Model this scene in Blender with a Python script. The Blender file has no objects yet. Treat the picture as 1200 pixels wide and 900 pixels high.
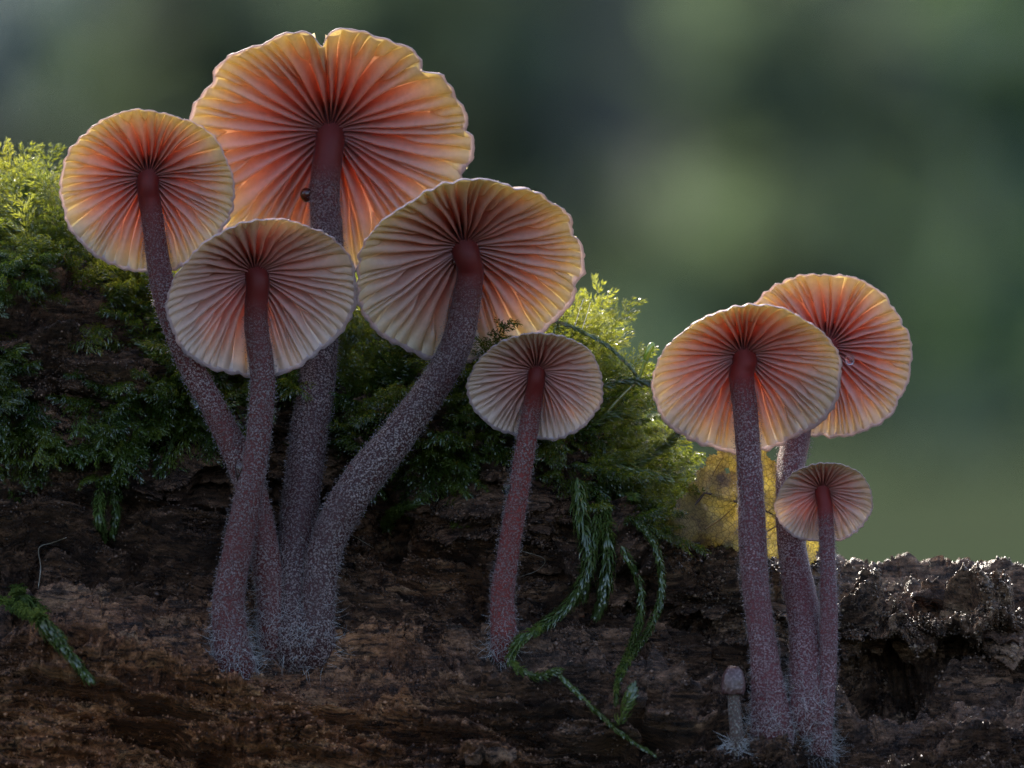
# Mushrooms on a mossy rotten log, backlit, in front of a blurred wood.  1 unit = 1 cm.
import bpy, math, random
import numpy as np
from mathutils import Vector
from mathutils.bvhtree import BVHTree

R_ = math.radians
rng = np.random.default_rng(11)
random.seed(11)
scene = bpy.context.scene
col = scene.collection
scene.unit_settings.system = 'METRIC'
scene.unit_settings.scale_length = 0.01

# ------------------------------------------------------------------ camera
D = 180.0
cam = bpy.data.cameras.new('camera'); cam_ob = bpy.data.objects.new('camera', cam); col.objects.link(cam_ob)
cam_ob.location = (0, -D, 0); cam_ob.rotation_euler = (R_(90), 0, 0)
cam.sensor_width = 36; cam.lens = 540
cam.clip_start = 1.0; cam.clip_end = 40000
cam.dof.use_dof = True; cam.dof.focus_distance = D - 0.5
cam.dof.aperture_fstop = 0.54 / 1.6        # a lens opening of 1.6 cm
scene.camera = cam_ob

# ------------------------------------------------------------------ sky, sun, exposure
SUN_AZ, SUN_EL = R_(-24), R_(33)            # behind the log and a little to the left
w = bpy.data.worlds.new('World'); scene.world = w; w.use_nodes = True
nt = w.node_tree; nt.nodes.clear()
sky = nt.nodes.new('ShaderNodeTexSky'); sky.sky_type = 'NISHITA'; sky.sun_disc = False
sky.sun_elevation = SUN_EL; sky.sun_rotation = SUN_AZ; sky.ozone_density = .4; sky.dust_density = 3.0; sky.air_density = .75
bg = nt.nodes.new('ShaderNodeBackground'); bg.inputs['Strength'].default_value = 0.15
wo = nt.nodes.new('ShaderNodeOutputWorld')
nt.links.new(sky.outputs[0], bg.inputs[0]); nt.links.new(bg.outputs[0], wo.inputs[0])
sun = bpy.data.lights.new('sun', 'SUN'); sun.energy = 2.2; sun.angle = R_(4.0); sun.color = (1.0, 0.93, 0.80)
sun_ob = bpy.data.objects.new('sun', sun); col.objects.link(sun_ob)
sdir = Vector((math.sin(SUN_AZ) * math.cos(SUN_EL), math.cos(SUN_AZ) * math.cos(SUN_EL), math.sin(SUN_EL)))
sun_ob.rotation_euler = sdir.to_track_quat('Z', 'Y').to_euler()
vs = scene.view_settings
vs.view_transform = 'Standard'; vs.look = 'None'; vs.gamma = 1.0; vs.use_curve_mapping = False
vs.exposure = 2.0
scene.cycles.max_bounces = 14; scene.cycles.diffuse_bounces = 8; scene.cycles.transmission_bounces = 10
scene.cycles.transparent_max_bounces = 12
scene.cycles.denoising_prefilter = 'NONE'
scene.cycles.caustics_reflective = False; scene.cycles.caustics_refractive = False

# ------------------------------------------------------------------ helpers
def at(px, py, Y):
    """point at depth Y seen at photo pixel (px, py) of 1200 x 900"""
    k = (D + Y) / D
    return np.array(((px - 600) / 100 * k, Y, (450 - py) / 100 * k))

def tag(o, label=None, cat=None, group=None, kind=None):
    if label: o['label'] = label
    if cat: o['category'] = cat
    if group: o['group'] = group
    if kind: o['kind'] = kind
    return o

def mesh(name, verts, faces, mat=None, smooth=True, attrs=None):
    me = bpy.data.meshes.new(name)
    verts = np.asarray(verts, dtype=np.float32)
    if isinstance(faces, np.ndarray):
        k = faces.shape[1]; n = faces.shape[0]
        me.vertices.add(len(verts)); me.vertices.foreach_set('co', verts.ravel())
        me.loops.add(n * k); me.loops.foreach_set('vertex_index', faces.astype(np.int32).ravel())
        me.polygons.add(n)
        me.polygons.foreach_set('loop_start', np.arange(0, n * k, k, dtype=np.int32))
        me.polygons.foreach_set('loop_total', np.full(n, k, dtype=np.int32))
        me.update(calc_edges=True)
    else:
        me.from_pydata(verts.tolist(), [], faces)
    if attrs:
        for an, av in attrs.items():
            a = me.attributes.new(an, 'FLOAT', 'POINT'); a.data.foreach_set('value', np.asarray(av, dtype=np.float32))
    if smooth: me.polygons.foreach_set('use_smooth', np.ones(len(me.polygons), dtype=bool))
    if mat: me.materials.append(mat)
    return me

def obj(name, me, parent=None):
    o = bpy.data.objects.new(name, me); col.objects.link(o)
    if parent is not None: o.parent = parent
    return o

def empty(name, loc=(0, 0, 0)):
    o = bpy.data.objects.new(name, None); col.objects.link(o); o.location = loc; o.empty_display_size = .2
    return o

def put(name, verts, faces, mat, parent, **kw):
    """mesh child whose verts are given in world space; parent sits at its own location"""
    off = np.array(parent.location) if parent is not None else 0
    p = parent
    while p is not None and p.parent is not None:
        p = p.parent; off = off + np.array(p.location)
    return obj(name, mesh(name, np.asarray(verts) - off, faces, mat, **kw), parent)

def _h(ix, iy, iz, seed):
    h = (ix * np.int64(374761393) + iy * np.int64(668265263) + iz * np.int64(2147483647) + np.int64(seed) * np.int64(1274126177)) & 0xffffffff
    h = ((h ^ (h >> 13)) * 1274126177) & 0xffffffff
    h = ((h ^ (h >> 16)) * 2246822519) & 0xffffffff
    return ((h ^ (h >> 15)) & 0xffffff).astype(np.float64) / 0xffffff

def vnoise(p, seed=0):
    i = np.floor(p).astype(np.int64); f = p - i
    u = f * f * f * (f * (f * 6 - 15) + 10)
    out = 0
    for dx in (0, 1):
        wx = u[..., 0] if dx else 1 - u[..., 0]
        for dy in (0, 1):
            wy = u[..., 1] if dy else 1 - u[..., 1]
            for dz in (0, 1):
                wz = u[..., 2] if dz else 1 - u[..., 2]
                out = out + wx * wy * wz * _h(i[..., 0] + dx, i[..., 1] + dy, i[..., 2] + dz, seed)
    return out * 2 - 1

def fbm(p, octv=4, seed=0, gain=.5):
    a, s, t = 1.0, 0, 0
    p = np.array(p, dtype=np.float64)
    for o in range(octv):
        s = s + a * vnoise(p, seed + o * 17); t += a; a *= gain; p = p * 2.03 + 3.7
    return s / t

def sstep(a, b, x):
    t = np.clip((x - a) / (b - a), 0, 1); return t * t * (3 - 2 * t)

def catmull(pts, n):
    pts = np.asarray(pts, dtype=float)
    seg = np.r_[0, np.cumsum(np.linalg.norm(np.diff(pts[:, :3], axis=0), axis=1) + 1e-9)]
    P = np.vstack([2 * pts[0] - pts[1], pts, 2 * pts[-1] - pts[-2]])
    t = np.linspace(0, seg[-1], n); out = []
    for x in t:
        k = min(int(np.searchsorted(seg, x, side='right')) - 1, len(pts) - 2); k = max(k, 0)
        u = (x - seg[k]) / (seg[k + 1] - seg[k])
        p0, p1, p2, p3 = P[k:k + 4]
        out.append(.5 * (2 * p1 + (p2 - p0) * u + (2 * p0 - 5 * p1 + 4 * p2 - p3) * u * u + (3 * p1 - p0 - 3 * p2 + p3) * u ** 3))
    return np.array(out)

def frames(path):
    t = np.gradient(path, axis=0); t /= np.linalg.norm(t, axis=1)[:, None] + 1e-12
    n = np.zeros_like(t); ref = np.array((0.13, -1, 0.07)); v = ref - t[0] * (ref @ t[0])
    if np.linalg.norm(v) < .1: v = np.array((1., 0, 0)) - t[0] * t[0][0]
    v /= np.linalg.norm(v)
    for i in range(len(t)):
        v = v - t[i] * (v @ t[i]); v /= np.linalg.norm(v) + 1e-12; n[i] = v
    return t, n, np.cross(t, n)

def tube(path, rad, sides=8, cap=True):
    path = np.asarray(path, float); rad = np.broadcast_to(np.asarray(rad, float), (len(path),))
    t, n, b = frames(path)
    th = np.linspace(0, 2 * np.pi, sides, endpoint=False)
    v = path[:, None] + rad[:, None, None] * (np.cos(th)[None, :, None] * n[:, None] + np.sin(th)[None, :, None] * b[:, None])
    v = v.reshape(-1, 3); f = []
    for i in range(len(path) - 1):
        for j in range(sides):
            k = (j + 1) % sides
            f.append((i * sides + j, i * sides + k, (i + 1) * sides + k, (i + 1) * sides + j))
    if cap:
        f.append(tuple(range(sides))[::-1]); f.append(tuple((len(path) - 1) * sides + j for j in range(sides)))
    return v, f

def hairs(roots, dirs, lens, wid, curl, rs, seg=3):
    """many thin curved three-sided hairs as one triangle soup"""
    n = len(roots); t = np.linspace(0, 1, seg + 1)
    d = dirs / (np.linalg.norm(dirs, axis=1)[:, None] + 1e-9)
    side = rs.normal(size=(n, 3)); side -= d * (side * d).sum(1)[:, None]; side /= np.linalg.norm(side, axis=1)[:, None] + 1e-9
    up = np.cross(d, side)
    c = roots[:, None] + d[:, None] * (lens[:, None] * t[None])[..., None] + side[:, None] * (curl[:, None] * (t ** 2)[None] * lens[:, None])[..., None]
    wv = wid * (1 - .8 * t)
    ang = np.array((0, 2.094, 4.189))
    ring = np.cos(ang)[None, None, :, None] * side[:, None, None] + np.sin(ang)[None, None, :, None] * up[:, None, None]
    v = c[:, :, None] + ring * wv[None, :, None, None]
    v = v.reshape(-1, 3)
    f = []
    for s in range(seg):
        for j in range(3):
            k = (j + 1) % 3
            f.append((s * 3 + j, s * 3 + k, s * 3 + 3 + k, s * 3 + 3 + j))
    f = np.array(f)[None] + (np.arange(n) * (seg + 1) * 3)[:, None, None]
    return v, f.reshape(-1, 4)

# ------------------------------------------------------------------ materials
class NT:
    def __init__(s, name):
        s.m = bpy.data.materials.new(name); s.m.use_nodes = True; s.t = s.m.node_tree; s.t.nodes.clear()
        s.out = s.t.nodes.new('ShaderNodeOutputMaterial')
    def n(s, typ, ins=None, **kw):
        x = s.t.nodes.new('ShaderNode' + typ)
        for k, v in kw.items(): setattr(x, k, v)
        for k, v in (ins or {}).items(): s.set(x.inputs[k], v)
        return x
    def set(s, sock, v):
        if isinstance(v, bpy.types.NodeSocket): s.t.links.new(v, sock)
        else: sock.default_value = v
    def coord(s, scale=(1, 1, 1)):
        c = s.n('TexCoord'); m = s.n('Mapping', {'Vector': c.outputs['Object'], 'Scale': scale}); return m.outputs[0]
    def noise(s, vec, scale, detail=4, rough=.55, dist=0):
        return s.n('TexNoise', {'Vector': vec, 'Scale': scale, 'Detail': detail, 'Roughness': rough, 'Distortion': dist}).outputs['Fac']
    def ramp(s, fac, stops):
        r = s.n('ValToRGB', {'Fac': fac}); e = r.color_ramp.elements
        while len(e) > 1: e.remove(e[0])
        for i, (p, c) in enumerate(stops):
            el = e[0] if i == 0 else e.new(p)
            el.position = p; el.color = (c, c, c, 1) if isinstance(c, (int, float)) else (*c, 1)
        return r.outputs[0]
    def mix(s, fac, a, b, mode='MIX'):
        x = s.n('Mix', data_type='RGBA', blend_type=mode)
        s.set(x.inputs[0], fac)
        for k, v in ((6, a), (7, b)):
            s.set(x.inputs[k], (*v, 1) if isinstance(v, tuple) and len(v) == 3 else v)
        return x.outputs[2]
    def math(s, op, a, b=0.0, clamp=False):
        x = s.n('Math', operation=op, use_clamp=clamp); s.set(x.inputs[0], a); s.set(x.inputs[1], b); return x.outputs[0]
    def attr(s, name): return s.n('Attribute', attribute_name=name).outputs['Fac']
    def bump(s, h, strength=.5, dist=.02, normal=None):
        b = s.n('Bump', {'Height': h, 'Strength': strength, 'Distance': dist})
        if normal is not None: s.set(b.inputs['Normal'], normal)
        return b.outputs[0]
    def sheet(s, refl, trans, f=.5, gloss=.06, rough=.35, normal=None):
        """thin moist tissue: part of the light scatters back, part goes through"""
        d = s.n('BsdfDiffuse'); t = s.n('BsdfTranslucent'); g = s.n('BsdfGlossy')
        s.set(d.inputs['Color'], (*refl, 1) if isinstance(refl, tuple) else refl)
        s.set(t.inputs['Color'], (*trans, 1) if isinstance(trans, tuple) else trans)
        s.set(g.inputs['Roughness'], rough)
        if normal is not None:
            for x in (d, t, g): s.set(x.inputs['Normal'], normal)
        m = s.n('MixShader'); s.set(m.inputs[0], f); s.t.links.new(d.outputs[0], m.inputs[1]); s.t.links.new(t.outputs[0], m.inputs[2])
        m2 = s.n('MixShader'); s.set(m2.inputs[0], gloss); s.t.links.new(m.outputs[0], m2.inputs[1]); s.t.links.new(g.outputs[0], m2.inputs[2])
        s.t.links.new(m2.outputs[0], s.out.inputs[0]); return s.m
    def principled(s, **k):
        p = s.n('BsdfPrincipled')
        for kk, v in k.items(): s.set(p.inputs[kk.replace('_', ' ')], (*v, 1) if isinstance(v, tuple) and len(v) == 3 and 'Color' in kk else v)
        s.t.links.new(p.outputs[0], s.out.inputs[0]); return s.m

def mat_wood():
    s = NT('rotten_wood')
    g = s.coord((.35, 2.2, 2.2)); c = s.coord()
    grain = s.noise(g, 1.6, 6, .62, .6); fine = s.noise(s.coord((.8, 7, 7)), 2.2, 5, .6); patch = s.noise(c, .55, 4, .55)
    speck = s.noise(c, 26, 3, .6)
    dark = s.ramp(grain, [(.30, (.020, .011, .008)), (.46, (.070, .036, .022)), (.58, (.145, .076, .045)), (.74, (.25, .145, .088))])
    rust = s.ramp(grain, [(.30, (.035, .013, .007)), (.44, (.19, .070, .028)), (.56, (.34, .145, .060)), (.72, (.46, .27, .14))])
    grey = s.ramp(grain, [(.30, (.022, .015, .012)), (.46, (.11, .060, .035)), (.58, (.22, .130, .075)), (.74, (.36, .24, .14))])
    k = s.math('ADD', s.attr('rust'), s.math('MULTIPLY', s.math('SUBTRACT', patch, .5), .9), True)
    k2 = s.math('ADD', s.attr('grey'), s.math('MULTIPLY', s.math('SUBTRACT', s.noise(c, .8, 3), .5), .7), True)
    cc = s.mix(k2, s.mix(k, dark, rust), grey)
    cc = s.mix(s.ramp(fine, [(.40, .88), (.50, 0.0)]), cc, (.012, .007, .006))
    cc = s.mix(s.ramp(speck, [(.60, 0.0), (.72, .55)]), cc, (.17, .105, .075))
    wet = s.ramp(s.noise(c, 1.3, 4), [(.40, .18), (.60, .45)])
    cc = s.mix(1.0, cc, s.ramp(s.noise(s.coord((.6, 1.6, 1.6)), 11, 6, .72), [(.36, .40), (.50, 1.4), (.66, 2.6)]), 'MULTIPLY')
    b = s.bump(s.noise(s.coord((.7, 2, 2)), 8, 6, .7), 1.0, .11)
    b = s.bump(s.noise(c, 22, 4, .7), 1.0, .05, b)
    return s.principled(Base_Color=cc, Roughness=wet, Normal=b, Specular_IOR_Level=.28)

def mat_crumb():
    s = NT('wood_crumb'); k = s.attr('tint')
    dark = s.ramp(k, [(.0, (.014, .008, .006)), (.55, (.055, .030, .020)), (1.0, (.15, .085, .055))])
    rust = s.ramp(k, [(.0, (.040, .015, .008)), (.55, (.18, .068, .030)), (1.0, (.36, .17, .08))])
    grey = s.ramp(k, [(.0, (.022, .014, .010)), (.55, (.10, .064, .043)), (1.0, (.26, .18, .115))])
    cl = lambda a: s.math('ADD', s.attr(a), 0.0, True)
    return s.principled(Base_Color=s.mix(cl('grey'), s.mix(cl('rust'), dark, rust), grey), Roughness=.32, Specular_IOR_Level=.32)

def mat_gill(name, refl, trans, f=.55):
    s = NT(name); r = s.attr('rad'); e = s.attr('edge')
    R = s.ramp(r, [(.05, refl[0]), (.36, refl[1]), (.70, refl[2]), (1.0, refl[3])])
    T = s.ramp(r, [(.05, trans[0]), (.32, trans[1]), (.64, trans[2]), (1.0, trans[3])])
    R = s.mix(s.math('MULTIPLY', e, .15), R, (.36, .14, .13))
    mot = s.ramp(s.noise(s.coord(), 14, 4), [(.3, .86), (.7, 1.0)])
    R = s.mix(1.0, R, mot, 'MULTIPLY'); T = s.mix(1.0, T, mot, 'MULTIPLY')
    return s.sheet(R, T, f, .035, .4, s.bump(s.noise(s.coord(), 30, 3), .25, .01))

def mat_cap(name, refl, trans, f=.6):
    s = NT(name); r = s.attr('rad'); top = s.attr('top')
    R = s.ramp(r, [(.0, refl[0]), (.3, refl[1]), (.7, refl[2]), (.955, refl[3]), (.972, (.50, .38, .44))])
    Rt = s.ramp(r, [(.0, (.10, .035, .03)), (.5, (.24, .11, .09)), (.90, (.36, .22, .20)), (.985, (.60, .46, .50))])
    T = s.ramp(r, [(.0, trans[0]), (.3, trans[1]), (.7, trans[2]), (.955, trans[3]), (.98, (.66, .54, .50))])
    cc = s.mix(top, R, Rt)
    gran = s.noise(s.coord(), 30, 3, .6)
    cc = s.mix(s.math('MULTIPLY', s.ramp(gran, [(.52, 0.0), (.66, .6)]), s.ramp(r, [(.93, 0.0), (1.0, 1.0)])), cc, (.75, .66, .72))
    return s.sheet(cc, T, f, .07, .25, s.bump(gran, .5, .015))

def mat_stem(name, a, b, top):
    s = NT(name); l = s.attr('len'); c = s.coord()
    gran = s.n('TexVoronoi', {'Vector': c, 'Scale': 38.0}, feature='F1').outputs['Distance']
    nz = s.noise(c, 60, 3, .6)
    m = s.math('ADD', s.math('MULTIPLY', s.math('SUBTRACT', .62, gran), .9), s.math('MULTIPLY', s.math('SUBTRACT', nz, .5), 1.6))
    fl = s.ramp(m, [(.06, 0.0), (.34, 1.0)])
    big = s.noise(c, 1.1, 3)
    amt = s.math('MULTIPLY', s.ramp(s.math('MULTIPLY', s.attr('dst'), .5), [(.17, 0.0), (.26, .30), (.42, .85), (.6, 1.0)]), s.ramp(big, [(.36, .38), (.56, 1.0)]))
    base = s.mix(s.ramp(s.math('MULTIPLY', s.attr('dst'), .5), [(.18, 1.0), (.28, .6), (.52, 0.0)]), s.mix(big, a, tuple(x * .6 for x in a)), top)
    cc = s.mix(s.math('MULTIPLY', fl, amt), base, b)
    h = s.math('MULTIPLY', fl, amt)
    return s.principled(Base_Color=cc, Roughness=.55, Specular_IOR_Level=.22, Normal=s.bump(h, 1.0, .04),
                        Sheen_Weight=.08, Sheen_Roughness=.4, Subsurface_Weight=.12, Subsurface_Radius=(.25, .08, .05), Subsurface_Scale=.4)

def mat_hair(name, c, f=.35):
    return NT(name).sheet(c, c, f, .08, .3)

def mat_moss(name, g1, g2, t1, t2):
    s = NT(name); k = s.attr('tint')
    R = s.mix(k, g1, g2); T = s.mix(k, t1, t2)
    n = s.noise(s.coord(), .9, 3)
    dk = s.ramp(n, [(.35, .55), (.65, 1.0)])
    return s.sheet(s.mix(1.0, R, dk, 'MULTIPLY'), s.mix(1.0, T, dk, 'MULTIPLY'), .5, .07, .22)

def mat_leaf():
    s = NT('yellow_leaf'); c = s.coord()
    v = s.n('TexVoronoi', {'Vector': c, 'Scale': 15.0}, feature='DISTANCE_TO_EDGE').outputs['Distance']
    v2 = s.n('TexVoronoi', {'Vector': c, 'Scale': 36.0}, feature='DISTANCE_TO_EDGE').outputs['Distance']
    net = s.math('MULTIPLY', s.ramp(v, [(.0, .45), (.10, 1.0)]), s.ramp(v2, [(.0, .6), (.12, 1.0)]))
    pat = s.noise(c, 1.7, 5, .6)
    R = s.ramp(pat, [(.34, (.07, .035, .015)), (.42, (.24, .16, .04)), (.60, (.38, .29, .08))])
    T = s.ramp(pat, [(.34, (.16, .09, .03)), (.42, (.56, .46, .17)), (.60, (.74, .65, .27))])
    return s.sheet(s.mix(1.0, R, net, 'MULTIPLY'), s.mix(1.0, T, net, 'MULTIPLY'), .68, .06, .35, s.bump(net, .5, .02))

def mat_water():
    return NT('water').principled(Base_Color=(1, 1, 1), Roughness=.02, Transmission_Weight=1.0, IOR=1.33)

def mat_plain(name, c, rough=.5, **k):
    s = NT(name); n = s.noise(s.coord(), 9, 4)
    return s.principled(Base_Color=s.mix(n, c, tuple(x * .55 for x in c)), Roughness=rough, **k)

M_wood, M_crumb, M_water = mat_wood(), mat_crumb(), mat_water()
M_hair = mat_hair('mycelium', (.55, .53, .52)); M_fuzz = mat_hair('bloom', (.31, .245, .25))
M_silk = mat_hair('silk', (.8, .8, .8), .2)
M_moss = mat_moss('moss_leaf', (.034, .070, .016), (.085, .130, .026), (.15, .22, .018), (.60, .60, .06))
M_strand = mat_moss('strand_leaf', (.070, .115, .035), (.135, .19, .055), (.14, .20, .04), (.34, .40, .07))
M_mstem = mat_plain('moss_stem', (.09, .10, .03))

# ------------------------------------------------------------------ ground and the wood far behind
def build_far():
    gx = np.r_[-30000, -9000, np.linspace(-3000, 3000, 61), 9000, 30000]; gy = np.r_[-6000, -1000, np.linspace(-200, 4500, 70), 8000, 30000]
    X, Y = np.meshgrid(gx, gy)
    P = np.stack([X, Y, X * 0], -1)
    Z = -9.6 + 7 * fbm(P / 260, 3, 5) * sstep(60, 400, Y) + 20 * fbm(P / 900 + 9, 2, 8) * sstep(700, 2500, Y) + .010 * np.clip(Y - 900, 0, 6000)
    v = np.stack([X, Y, Z], -1).reshape(-1, 3); nx = len(gx)
    i = np.arange((len(gy) - 1) * nx).reshape(-1, nx)[:, :-1].ravel()
    s = NT('forest_floor'); n = s.noise(s.coord(), .012, 5); n2 = s.noise(s.coord(), .3, 4)
    cc = s.mix(n2, s.ramp(n, [(.35, (.026, .029, .020)), (.5, (.027, .038, .022)), (.65, (.032, .050, .024))]), (.024, .030, .017))
    dif = s.n('BsdfDiffuse', {'Color': cc}); s.t.links.new(dif.outputs[0], s.out.inputs[0]); m = s.m
    tag(obj('ground', mesh('ground', v, np.stack([i, i + 1, i + nx + 1, i + nx], 1), m)), kind='structure')
    # leafy understorey and trunks: one blurred mass
    V, F, T = [], [], []
    nv = 0
    def leaves(px, py, dist, sx, sy, n, tint, size=7):
        nonlocal nv
        dist = dist * 1.8; c = at(px, py, dist - D); k = dist / D / 100
        p = c + rng.normal(size=(n, 3)) * np.array((sx * k, sx * k * .8, sy * k))
        a = rng.normal(size=(n, 3)); a /= np.linalg.norm(a, axis=1)[:, None]
        b = np.cross(a, rng.normal(size=(n, 3))); b /= np.linalg.norm(b, axis=1)[:, None]
        s_ = size * rng.uniform(.6, 1.4, n)[:, None] * dist / 1800
        q = np.stack([p - a * s_, p + b * s_ * .55, p + a * s_, p - b * s_ * .55], 1)
        V.append(q.reshape(-1, 3)); F.append(np.arange(n * 4).reshape(-1, 4) + nv); nv += n * 4
        T.append(np.full(n * 4, tint) + np.repeat(rng.normal(size=n) * .06, 4))
    def trunk(px, dist, r, tint, lean=0.0):
        nonlocal nv
        dist = dist * 1.8; c = at(px, 450, dist - D); z = np.linspace(-60, 420, 10)
        path = np.stack([c[0] + lean * (z + 60) + 4 * np.sin(z / 130 + px), np.full(10, c[1]), z], 1)
        v_, f_ = tube(path, r * np.linspace(1.15, .75, 10), 12, False)
        V.append(v_); F.append(np.array(f_) + nv); nv += len(v_); T.append(np.full(len(v_), tint))
    for x in range(-700, 1950, 75):                        # the far hedge of leaves, full width
        for y in range(-900, 640, 110):
            tn = .42 + .12 * math.sin(x * .011 + y * .004) + .08 * math.sin(x * .031 + 2)
            leaves(x + rng.uniform(-30, 30), y + rng.uniform(-40, 40), 1500 + rng.uniform(-150, 250), 60, 80, 110, tn, 6.5)
    leaves(28, 38, 1150, 42, 42, 70, 1.25, 6); leaves(1205, 55, 1150, 14, 30, 16, 1.1, 5)   # clumps coloured pale to stand in for bright sky showing through
    for (x, y, d, sx, sy, n, t) in [(590, 60, 900, 35, 120, 70, .62), (945, 110, 800, 90, 95, 100, .60), (1170, 260, 850, 50, 170, 140, .95),
                                    (850, 290, 900, 100, 80, 80, .56), (770, 540, 800, 60, 60, 70, .74), (1110, 590, 780, 90, 50, 110, .70),
                                    (250, 90, 900, 60, 80, 60, .55), (480, 20, 1000, 60, 60, 50, .6), (1040, 440, 900, 90, 80, 60, .55)]:
        leaves(x, y, d, sx, sy, n, t, 7)
    for (x, d, r, t) in [(720, 1000, 9, .02), (190, 1100, 8, .06), (1010, 1200, 9, .0), (-260, 1000, 14, .04), (1420, 1100, 15, .03), (400, 1300, 9, .05)]:
        trunk(x, d, r, t, rng.uniform(-.04, .04))
    s = NT('far_foliage'); k = s.attr('tint')
    k = s.math('MULTIPLY', k, .8); dim = (.80, .80, .80)
    R = s.ramp(k, [(.0, (.105, .100, .085)), (.12, (.085, .090, .074)), (.32, (.072, .096, .064)), (.56, (.080, .112, .066)), (.8, (.070, .125, .052)), (.88, (.20, .26, .23)), (1.0, (.24, .30, .28))])  # last two stops: sky brightness painted in as pale leaf colour
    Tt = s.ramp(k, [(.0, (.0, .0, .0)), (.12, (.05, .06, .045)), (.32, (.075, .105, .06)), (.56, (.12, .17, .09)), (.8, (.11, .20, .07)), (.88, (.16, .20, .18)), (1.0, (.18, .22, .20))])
    m = s.sheet(s.mix(1.0, R, dim, 'MULTIPLY'), s.mix(1.0, Tt, dim, 'MULTIPLY'), .45, .02, .5)
    tag(obj('woodland', mesh('woodland', np.vstack(V), np.vstack(F), m, False, {'tint': np.concatenate(T)})),
        'blurred green woodland of leaves and trunks far behind the log', 'woodland', kind='stuff')
build_far()

# ------------------------------------------------------------------ the log
def curve1(xs, ys):
    xs = np.array(xs, float); ys = np.array(ys, float)
    def f(x):
        x = np.asarray(x, float)
        acc = 0
        for o, wgt in ((-.3, .25), (0, .5), (.3, .25)): acc = acc + wgt * np.interp(x + o, xs, ys)
        return acc
    return f
top_z = curve1([-12, -7, -6, -5.2, -4.4, -3.6, -2.8, -2, -1, 0, .6, 1.1, 1.6, 2.0, 2.6, 3.2, 4, 4.5, 5, 6, 12],
               [2.0, 1.7, 1.55, 1.3, .95, .75, .55, .35, .2, .1, -.05, -.95, -1.75, -1.85, -1.9, -1.95, -2.3, -2.35, -2.2, -2.3, -2.8])
ledge_z = curve1([-12, -6, -3.2, -1, -.2, .7, 1.6, 2.4, 3.2, 4, 6, 12], [-2.6, -2.85, -3.25, -3.55, -3.2, -3.35, -3.5, -4.0, -4.12, -4.12, -4.1, -4.2])

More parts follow.
